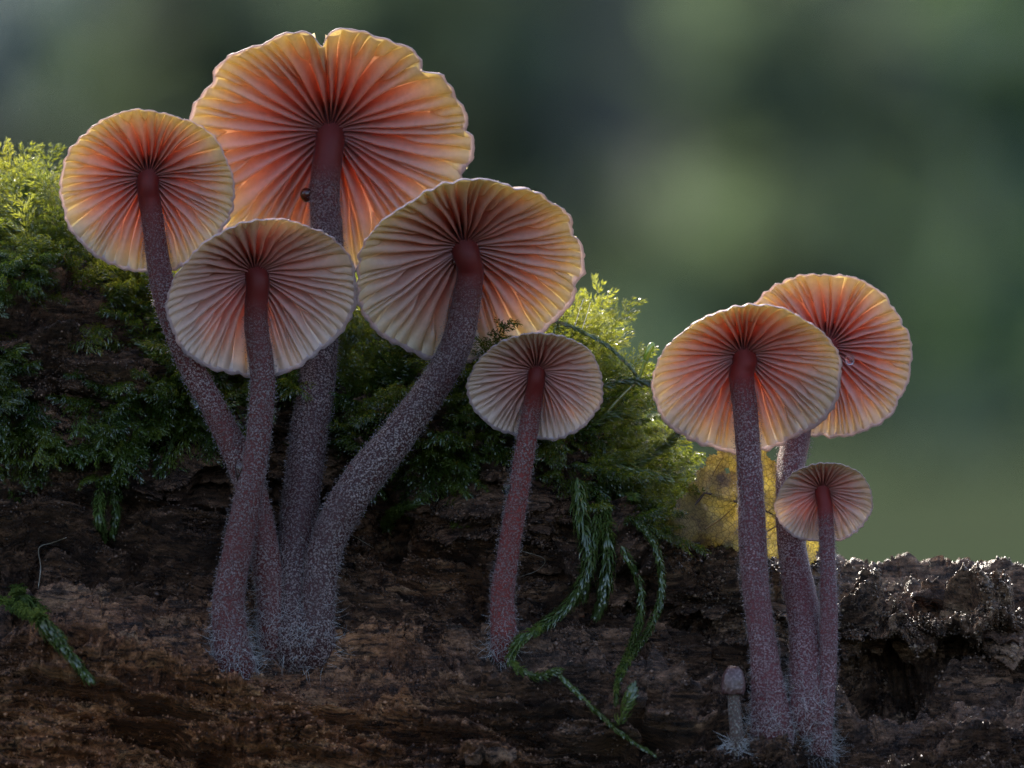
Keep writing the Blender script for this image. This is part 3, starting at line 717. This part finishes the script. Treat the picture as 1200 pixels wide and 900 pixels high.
def frond_proto(rs, n_br=11, L=1.0):
    pts, dirs, lens, wids, bends = [], [], [], [], []
    def shoot(p0, d0, length, nl, lw, droop):
        t = np.linspace(0, 1, 12)
        path = p0 + np.outer(t * length, d0) + np.outer(droop * length * t ** 2, (0, 0, -1.))
        tg, nn, bb = frames(path)
        for q in range(nl):
            f = (q + rs.random()) / nl; i = min(int(f * 11), 11)
            ang = q * 2.4 + rs.normal() * .3
            out = nn[i] * math.cos(ang) + bb[i] * math.sin(ang)
            dd = tg[i] * rs.uniform(.5, .9) + out * rs.uniform(.5, .8); dd /= np.linalg.norm(dd)
            b = np.array((0, 0, -1.)) * .6 + tg[i] * .5 + rs.normal(size=3) * .25; b -= dd * (b @ dd); b /= np.linalg.norm(b) + 1e-9
            k = .45 + .55 * math.sin(math.pi * min(1, .2 + f * .8))
            pts.append(path[i]); dirs.append(dd); lens.append(lw * k * rs.uniform(.8, 1.2)); wids.append(.0085 * rs.uniform(.8, 1.2)); bends.append(b)
        return path
    main = shoot(np.zeros(3), np.array((1., 0, 0)), L, 84, .135, .18)
    for q in range(n_br):
        f = .12 + .8 * q / n_br; i = int(f * 11); sgn = 1 if q % 2 else -1
        d = np.array((.75, sgn * .75, rs.normal() * .22)); d /= np.linalg.norm(d)
        shoot(main[i], d, .42 * (1 - .6 * f) * rs.uniform(.8, 1.2), 22, .115, .3)
    return [np.array(x) for x in (pts, dirs, lens, wids, bends)]

protos = [frond_proto(np.random.default_rng(90 + q), 9 + q % 5) for q in range(10)]
pverts = []
for q, pr_ in enumerate(protos):
    pverts.append(leafset2(*pr_))

low_moss = curve1([-9, -6, -5.2, -4.4, -3.8, -3.2, -2.4, -1.8, -1.0, -.4, .2, .8, 1.3, 1.7, 2.0, 2.3, 12],
                  [-.5, -.9, -1.15, -1.1, -.6, -.1, -.2, -.8, -1.2, -1.3, -1.2, -1.2, -1.6, -1.9, -1.6, 3, 3])

def build_moss():
    rs = np.random.default_rng(44)
    V, F, T = [], [], []; nv = 0
    X, Yv, Z = log_v[:, 0], log_v[:, 1], log_v[:, 2]
    nse = fbm(log_v * 1.1, 3, 61)
    m = (X > -8.5) & (X < 2.1) & (Yv < 5) & (Z + .35 * nse > low_moss(X)) & (Z > -3)
    bare = ((X + 5.45) / .62) ** 2 + ((Z - .62) / .42) ** 2 < 1
    bare |= ((X + 4.6) / .7) ** 2 + ((Z - .25) / .2) ** 2 < 1
    m &= ~(bare & (Yv < 1.0))
    m &= ~(nse < -.42)
    idx = np.flatnonzero(m)
    # even cover: weight each vertex by the area it stands for
    A = np.linalg.norm(np.cross(np.gradient(LP, axis=0), np.gradient(LP, axis=1)), axis=-1).ravel()
    wgt = A[idx] * np.where(Yv[idx] > 2.6, .35, 1.0)
    n = 1600
    pick = rs.choice(idx, n, p=wgt / wgt.sum())
    Nn = LN.reshape(-1, 3)[pick]
    Nn = Nn * np.sign((Nn * np.array((0, -.6, .8))).sum(1))[:, None]
    for q in range(n):
        p = log_v[pick[q]]; nrm = Nn[q]
        x = p[0]
        g = nrm * rs.uniform(.3, .9) + np.array((0, -.25, .35)) + rs.normal(size=3) * np.array((.75, .35, .45))
        if p[1] < .4: g += np.array((0, -.25, -.45))                    # on the face they hang
        if x > .9: g += np.array((.35, 0, .1))
        g /= np.linalg.norm(g)
        side = np.cross(np.array((0, 0, 1.)) + rs.normal(size=3) * .3, g); side /= np.linalg.norm(side)
        up = np.cross(g, side)
        s = rs.uniform(.55, 1.0) * (1.15 if p[1] > .5 else .85)
        pv = pverts[rs.integers(10)]
        pv = pv * np.array((s, s, s))
        v = p - nrm * .03 + pv[:, :1] * g + pv[:, 1:2] * side + pv[:, 2:3] * up
        k = len(pv) // 4
        F.append((LF2[None] + (np.arange(k) * 4)[:, None, None]).reshape(-1, 3) + nv); nv += len(pv)
        V.append(v); T.append(np.full(len(pv), np.clip(rs.normal(.45, .25), 0, 1)))
    # upright tufts that make the skyline of the bank
    for (px, py, Yd, sz, ang, cnt) in [(15, 270, 1.2, 1.0, 80, 22), (60, 290, 1.0, 1.0, 70, 16), (110, 330, 1.5, .8, 55, 22), (170, 350, 1.6, .7, 60, 26), (230, 370, 1.2, .8, 85, 22), (200, 350, 1.3, .7, 80, 20), (410, 430, 1.0, .9, 85, 20), (440, 440, 1.2, .9, 85, 16), (480, 450, 1.2, .8, 85, 14),
                                       (450, 470, .8, .8, 75, 14), (650, 440, .9, 1.1, 75, 14), (680, 480, .8, .8, 60, 12), (690, 540, .5, .6, 20, 12), (720, 590, .4, .5, 0, 12), (640, 430, 1.1, .9, 90, 10), (665, 440, 1.0, .8, 100, 10)]:
        for _ in range(cnt):
            p = at(px, py, Yd) + rs.normal(size=3) * np.array((.28, .25, .16))
            an = R_(ang + rs.normal() * 28); g = np.array((math.cos(an), rs.normal() * .35, math.sin(an))); g /= np.linalg.norm(g)
            side = np.cross(np.array((0, -1., .3)) + rs.normal(size=3) * .5, g); side /= np.linalg.norm(side); up = np.cross(g, side)
            s = sz * rs.uniform(.6, 1.0); pv = pverts[rs.integers(10)] * s
            V.append(p + pv[:, :1] * g + pv[:, 1:2] * side + pv[:, 2:3] * up); k = len(pv) // 4
            F.append((LF2[None] + (np.arange(k) * 4)[:, None, None]).reshape(-1, 3) + nv); nv += len(pv)
            T.append(np.full(len(pv), np.clip(rs.normal(.62, .22), 0, 1)))
    tag(obj('moss', mesh('moss', np.vstack(V), np.vstack(F), M_moss, True, {'tint': np.concatenate(T)})),
        'thick feathery green moss growing over the top of the log', 'moss', kind='stuff')
build_moss()

def strand(label, px_pts, rad=.018, leaf=.075, dens=95, seed=0, Y=None, off=.10, spread=.75, tint=.5, wid=.013, group=None):
    rs = np.random.default_rng(seed); leaf *= 1.35; dens = int(dens * 1.9)
    P = []
    for p in px_pts:
        if Y is None:
            h_, n_ = hit(p[0], p[1]); yy = h_[1] - off
        else: yy = Y if len(p) < 3 else p[2]
        P.append(at(p[0], p[1], yy))
    P = np.array(P)
    if Y is None:
        for _ in range(2): P[1:-1, 1] = np.minimum(P[1:-1, 1], .25 * P[:-2, 1] + .5 * P[1:-1, 1] + .25 * P[2:, 1])
    path = catmull(P, max(14, 8 * len(P)))
    if Y is None:
        for i_, q_ in enumerate(path):
            k_ = D / (D + q_[1]); h_ = hit(600 + q_[0] * k_ * 100, 450 - q_[2] * k_ * 100)[0]
            path[i_, 1] = min(q_[1], h_[1] - .35 * off - .03)
        for _ in range(2): path[1:-1, 1] = np.minimum(path[1:-1, 1], .25 * path[:-2, 1] + .5 * path[1:-1, 1] + .25 * path[2:, 1])
    root = empty('moss_strand', P[0]); tag(root, label, 'moss strand', group)
    v, f = tube(path, np.linspace(rad, rad * .5, len(path)), 6)
    put('stem', v, f, M_mstem, root)
    tg, nn, bb = frames(path)
    L = np.linalg.norm(np.diff(path, axis=0), axis=1).sum(); n = int(L * dens)
    f_ = np.sort(rs.random(n)); i = np.minimum((f_ * (len(path) - 1)).astype(int), len(path) - 2); fr = f_ * (len(path) - 1) - i
    p = path[i] * (1 - fr[:, None]) + path[i + 1] * fr[:, None]
    ang = np.arange(n) * 2.4 + rs.normal(size=n) * .3
    out = nn[i] * np.cos(ang)[:, None] + bb[i] * np.sin(ang)[:, None]
    d = tg[i] * rs.uniform(.35, .7, n)[:, None] + out * spread * 1.35; d /= np.linalg.norm(d, axis=1)[:, None]
    b = tg[i] * .9 - out * .25 + np.array((0, 0, -.4)) + rs.normal(size=(n, 3)) * .25; b -= d * (b * d).sum(1)[:, None]; b /= np.linalg.norm(b, axis=1)[:, None]
    ln = leaf * rs.uniform(.75, 1.25, n) * (1 - .45 * f_ ** 3)
    v, k = leafset(p, d, ln, np.full(n, wid) * rs.uniform(.8, 1.2, n), b, rs)
    lv = put('leaves', v, (LF[None] + (np.arange(n) * 6)[:, None, None]).reshape(-1, 3), M_strand, root, attrs={'tint': np.repeat(np.clip(rs.normal(tint, .2, n), 0, 1), 6)})
    tag(lv, kind='stuff')
    return root

ST = [
 ('long moss strand that loops past the foot of the lone small mushroom', [(700, 600), (690, 660), (668, 705), (632, 735), (608, 752), (600, 775), (625, 792), (655, 786)], dict(leaf=.10, dens=120, off=.16)),
 ('pale flat moss strand running down to the bottom of the log', [(650, 786), (680, 815), (712, 845), (740, 868), (766, 884)], dict(leaf=.06, dens=80, spread=.4, tint=.7, off=.1)),
 ('moss strand arching out from the bank and curling back under itself', [(745, 610), (768, 640), (775, 690), (762, 735), (740, 768), (724, 800), (722, 825)], dict(leaf=.065, dens=120, off=.22)),
 ('moss strand hanging inside the arch of another strand', [(728, 640), (748, 680), (750, 720), (738, 760), (724, 790)], dict(leaf=.07, dens=110, off=.16)),
 ('thick curly moss strand hanging beside the lone small mushroom', [(676, 560), (682, 610), (688, 650), (684, 700)], dict(leaf=.13, dens=150, off=.24, wid=.016)),
 ('bushy moss strand hanging between the curly strand and the arching one', [(706, 580), (712, 640), (708, 690), (700, 720)], dict(leaf=.13, dens=150, off=.2, wid=.016)),
 ('short moss strand at the tip of the bank above the arching strand', [(720, 575), (750, 585), (776, 605), (786, 618)], dict(leaf=.08, dens=120, off=.25)),
 ('glossy moss strand lying on the rust brown wood', [(18, 690), (45, 718), (68, 750), (90, 778), (104, 796)], dict(leaf=.13, dens=150, off=.18, wid=.02, spread=.7)),
 ('small moss tuft above the strand on the rust brown wood', [(0, 705), (22, 712), (40, 724)], dict(leaf=.11, dens=120, off=.06)),
 ('short moss strand dangling over dark wood below the bank', [(128, 556), (136, 590), (132, 626)], dict(leaf=.10, dens=150, off=.1)),
 ('second short moss strand dangling over dark wood below the bank', [(118, 566), (116, 600), (122, 632)], dict(leaf=.10, dens=150, off=.1)),
 ('thin single moss stem hanging from the bank over bare wood', [(200, 470), (206, 500), (196, 535), (181, 557)], dict(leaf=.05, dens=120, spread=.35, off=.12)),
 ('little moss sprig on dark wood under the leaning mushroom stem', [(452, 622), (458, 605), (474, 594), (492, 588)], dict(leaf=.10, dens=170, off=.08)),
 ('moss tuft beside the foot of the leaf litter stub', [(724, 850), (735, 825), (742, 805)], dict(leaf=.10, dens=90, off=.1)),
]
for i, (lab, pts, kw) in enumerate(ST): strand(lab, pts, seed=500 + i, **kw)
strand('moss strand reaching up behind the glowing tilted cap', [(735, 548), (762, 532), (790, 512), (812, 488)], seed=530, Y=.35, leaf=.09, dens=200, rad=.03, tint=.8)
strand('moss shoot arching away from the bank with a capsule at its end', [(640, 372), (675, 385), (712, 405), (740, 432), (752, 452)], seed=531, Y=.1, leaf=.05, dens=160, rad=.02, spread=.4, tint=.6)
strand('knotted moss shoot bridging two stalks at the edge of the bank', [(706, 452), (726, 446), (748, 446), (768, 450)], seed=532, Y=.1, leaf=.08, dens=160, tint=.3)
strand('bright moss shoot pointing out below the green stalk', [(690, 500), (708, 488), (730, 484), (748, 486)], seed=533, Y=.1, leaf=.11, dens=130, tint=.95)
strand('bright drooping moss shoot at the outer edge of the bank', [(700, 535), (735, 548), (762, 556), (786, 562)], seed=534, Y=.1, leaf=.10, dens=170, tint=.95)
strand('upright hooked moss shoot on top of the bank', [(28, 245), (30, 225), (34, 211), (42, 209), (42, 217)], seed=535, Y=.9, leaf=.07, dens=170, tint=.9)

def club(name, label, pts, rads, Y, c, cat):
    root = empty(name, at(*pts[0], Y)); tag(root, label, cat)
    path = catmull(np.array([np.r_[at(x, y, Y), r / 100] for (x, y), r in zip(pts, rads)]), 30)
    cut = 16
    s = NT(name); n = s.noise(s.coord(), 6, 3)
    m = s.sheet(s.mix(n, c, tuple(x * .6 for x in c)), tuple(min(1, x * 3) for x in c), .5, .1, .15)
    v, f = tube(path[:cut, :3], path[:cut, 3], 10); put('stalk', v, f, m, root)
    v, f = tube(path[cut - 1:, :3], path[cut - 1:, 3], 12); put('capsule', v, f, m, root)
club('moss_capsule', 'green club shaped moss capsule sticking up beside the bank', [(748, 446), (752, 436), (756, 424), (760, 412), (764, 404), (765, 401)], [1.6, 1.8, 2.6, 4.2, 3.6, .6], .1, (.14, .19, .03), 'moss capsule')
club('moss_capsule', 'straight yellow green stalk slanting up from the bank', [(706, 490), (718, 476), (730, 463), (742, 451), (744, 449)], [2.6, 2.4, 2.0, 1.6, 1.2], .1, (.18, .20, .04), 'moss capsule')

# ------------------------------------------------------------------ yellow leaf behind the right-hand group
def build_leaf():
    Y0 = .15
    outl = [(776, 632), (782, 604), (800, 582), (816, 556), (832, 534), (852, 522), (872, 521), (892, 527), (908, 540), (916, 560), (926, 585), (948, 612), (962, 640), (950, 662), (915, 655), (880, 648), (840, 640), (800, 640)]
    root = empty('fallen_leaf', at(860, 645, Y0)); tag(root, 'curled yellow dead leaf with dark veins standing behind a tilted mushroom', 'leaf')
    n = 46
    us = np.linspace(760, 970, n * 2); vs_ = np.linspace(515, 668, n + 24)
    poly = np.array(outl, float)
    def inside(x, y):
        c = False; j = len(poly) - 1
        for i in range(len(poly)):
            if (poly[i, 1] > y) != (poly[j, 1] > y) and x < (poly[j, 0] - poly[i, 0]) * (y - poly[i, 1]) / (poly[j, 1] - poly[i, 1]) + poly[i, 0]: c = not c
            j = i
        return c
    def depth(x, y):
        r = Y0 + .35 * ((x - 860) / 100) ** 2 - .25 * (y - 580) / 70 * .5
        r -= .55 * sstep(835, 785, x) * 1.0
        r += .05 * math.sin(x * .09 + y * .05) + .035 * math.sin(x * .05 - y * .13) - .05 * abs(math.sin((x - y * .8) * .045))
        return r
    idx = {}; V = []; F = []
    def vert(i, j, s):
        key = (i, j, s)
        if key not in idx:
            x, y = us[i], vs_[j]; jx = 1.0 * math.sin(i * 3.7 + j * 1.9); p = at(x + jx, y + jx, depth(x, y) + (.018 if s else 0))
            idx[key] = len(V); V.append(p)
        return idx[key]
    def ok(i, j):
        x, y = (us[i] + us[i + 1]) / 2, (vs_[j] + vs_[j + 1]) / 2
        if ((x - 853) / 2.6) ** 2 + ((y - 552) / 3.8) ** 2 < 1: return False
        return inside(x + 2.0 * math.sin(y * .4), y + 1.6 * math.sin(x * .5))
    ni, nj = len(us) - 1, len(vs_) - 1
    good = np.array([[ok(i, j) for j in range(nj)] for i in range(ni)])
    for i in range(ni):
        for j in range(nj):
            if not good[i, j]: continue
            F.append((vert(i, j, 0), vert(i + 1, j, 0), vert(i + 1, j + 1, 0), vert(i, j + 1, 0)))
            F.append((vert(i, j, 1), vert(i, j + 1, 1), vert(i + 1, j + 1, 1), vert(i + 1, j, 1)))
            for (di, dj, a, b) in ((-1, 0, (i, j), (i, j + 1)), (1, 0, (i + 1, j + 1), (i + 1, j)), (0, -1, (i + 1, j), (i, j)), (0, 1, (i, j + 1), (i + 1, j + 1))):
                ii, jj = i + di, j + dj
                if ii < 0 or jj < 0 or ii >= ni or jj >= nj or not good[ii, jj]:
                    F.append((vert(*a, 0), vert(*b, 0), vert(*b, 1), vert(*a, 1)))
    put('blade', V, F, mat_leaf(), root)
    mv = mat_plain('leaf_vein', (.22, .13, .035), .45); mv2 = mat_plain('leaf_vein_dark', (.05, .022, .012), .45)
    for (pts, r, mm) in [([(780, 628), (820, 585), (828, 578), (862, 588), (900, 600), (940, 625)], .018, mv2), ([(826, 620), (845, 608), (866, 588)], .012, mv), ([(828, 578), (836, 555), (848, 535)], .010, mv),
                         ([(862, 588), (880, 560), (905, 545)], .010, mv), ([(895, 625), (912, 616), (930, 612)], .011, mv), ([(862, 588), (868, 560), (870, 535)], .008, mv), ([(900, 600), (915, 585), (920, 572)], .008, mv)]:
        path = catmull(np.array([at(x, y, depth(x, y) - .006) for x, y in pts]), 20)
        v, f = tube(path, np.linspace(r, r * .5, 20), 6); put('vein', v, f, mv if mm is mv else mv2, root)
build_leaf()

# ------------------------------------------------------------------ droplets and threads
def droplet(label, p, r, squash=1.0, m=None, grp=None, name='water_droplet', cat='droplet'):
    sd, rn = 24, 14
    th = np.linspace(0, 2 * np.pi, sd, endpoint=False); ph_ = np.linspace(0, np.pi, rn)
    v = np.stack([np.sin(ph_)[:, None] * np.cos(th), np.sin(ph_)[:, None] * np.sin(th), np.broadcast_to(np.cos(ph_)[:, None] * squash, (rn, sd))], -1).reshape(-1, 3) * r
    v[:, 2] -= .12 * r * (v[:, 2] / r) ** 2
    f = [(i * sd + j, (i + 1) * sd + j, (i + 1) * sd + (j + 1) % sd, i * sd + (j + 1) % sd) for i in range(rn - 1) for j in range(sd)]
    o = obj(name, mesh(name, v, f, m or M_water)); o.location = p; tag(o, label, cat, grp); return o
def on_stem(key, py, side, out):
    s = mush[key]; k = int(np.argmin(np.abs((450 - s['path'][:, 2] / (D + s['path'][:, 1]) * D * 100) - py))); p = s['path'][k].copy()
    p[0] += side * (s['rad'][k] + out); p[1] -= .02; return p
def on_gills(key, px, py, lift):
    s = mush[key]; n = -s['a']; o = np.array(CAM); d = at(px, py, 0) - o; d /= np.linalg.norm(d)
    c = s['C'] + s['a'] * (s['h'] * .35 - lift); t = ((c - o) @ n) / (d @ n); return o + d * t
droplet('clear water droplet hanging on the gills of the frilled peach cap', on_gills('G', 996, 421, .16), .055, 1.1)
droplet('water droplet beside a red stem in front of bare wood', on_stem('A', 474, -1, .045), .06, 1.0)
droplet('water droplet clinging to the reddish stem of the lone mushroom', on_stem('E', 572, -1, .03), .06, 1.4)
droplet('long water droplet caught between two crossing stems', on_stem('D', 552, -1, .01), .06, 2.2)
for i, (k_, py_, sd_, r_) in enumerate([('G', 545, 0, .03), ('G', 538, .3, .022), ('G', 550, -.3, .02)]):
    p = on_stem(k_, py_, sd_, 0); p[1] -= .15; droplet('tiny glistening bead of water on the stem of the frilled cap', p, r_, 1.0, grp='beads on the frilled cap stem')
for (k_, py_, sd_) in [('F', 520, .6), ('F', 535, -.2), ('F', 640, -.9)]:
    p = on_stem(k_, py_, sd_, -.03); p[1] -= .10; droplet('tiny water bead on the stem before the yellow leaf', p, .016, 1.0, grp='beads before the leaf')
droplet('dark red brown sap globule on the stem under the notched cap', on_stem('B', 226, -1, .03), .075, 1.15, mat_plain('sap', (.06, .008, .005), .06), name='sap_globule', cat='globule')
droplet('tiny dark red sap globule on the stem under the orange cap', on_stem('C', 309, -1, .005), .035, 1.1, mat_plain('sap_dark', (.06, .010, .008), .15), name='sap_globule', cat='globule')

M_dry = mat_hair('dry_fibre', (.30, .25, .19))
def thread(label, pts, Y=None, r=.0028):
    P = []
    for p in pts: P.append(at(p[0], p[1], Y) if Y is not None else hit(*p)[0] - np.array((0, .12, 0)))
    path = catmull(np.array(P), 24); v, f = tube(path, r, 5)
    o = empty('silk_thread', P[0]); tag(o, label, 'thread'); put('fibre', v, f, M_silk if Y is not None else M_dry, o)
thread('fine silk thread stretched across the round moss tuft by the orange cap', [(672, 388), (679, 364), (684, 350)], .35)
thread('second silk thread stretched across the round moss tuft by the orange cap', [(682, 386), (688, 368), (692, 354)], .35, .0035)
thread('pale root fibre hooked over dark wood near the reddish stem', [(610, 645), (638, 655), (630, 668), (608, 676)])
thread('pale root fibre crossing the wood beside the leaning stem foot', [(400, 620), (418, 630), (438, 642)])
thread('bent dry grass fibre standing on wood at the moss strand', [(45, 690), (48, 665), (46, 642), (62, 636), (78, 630)], None, .006)
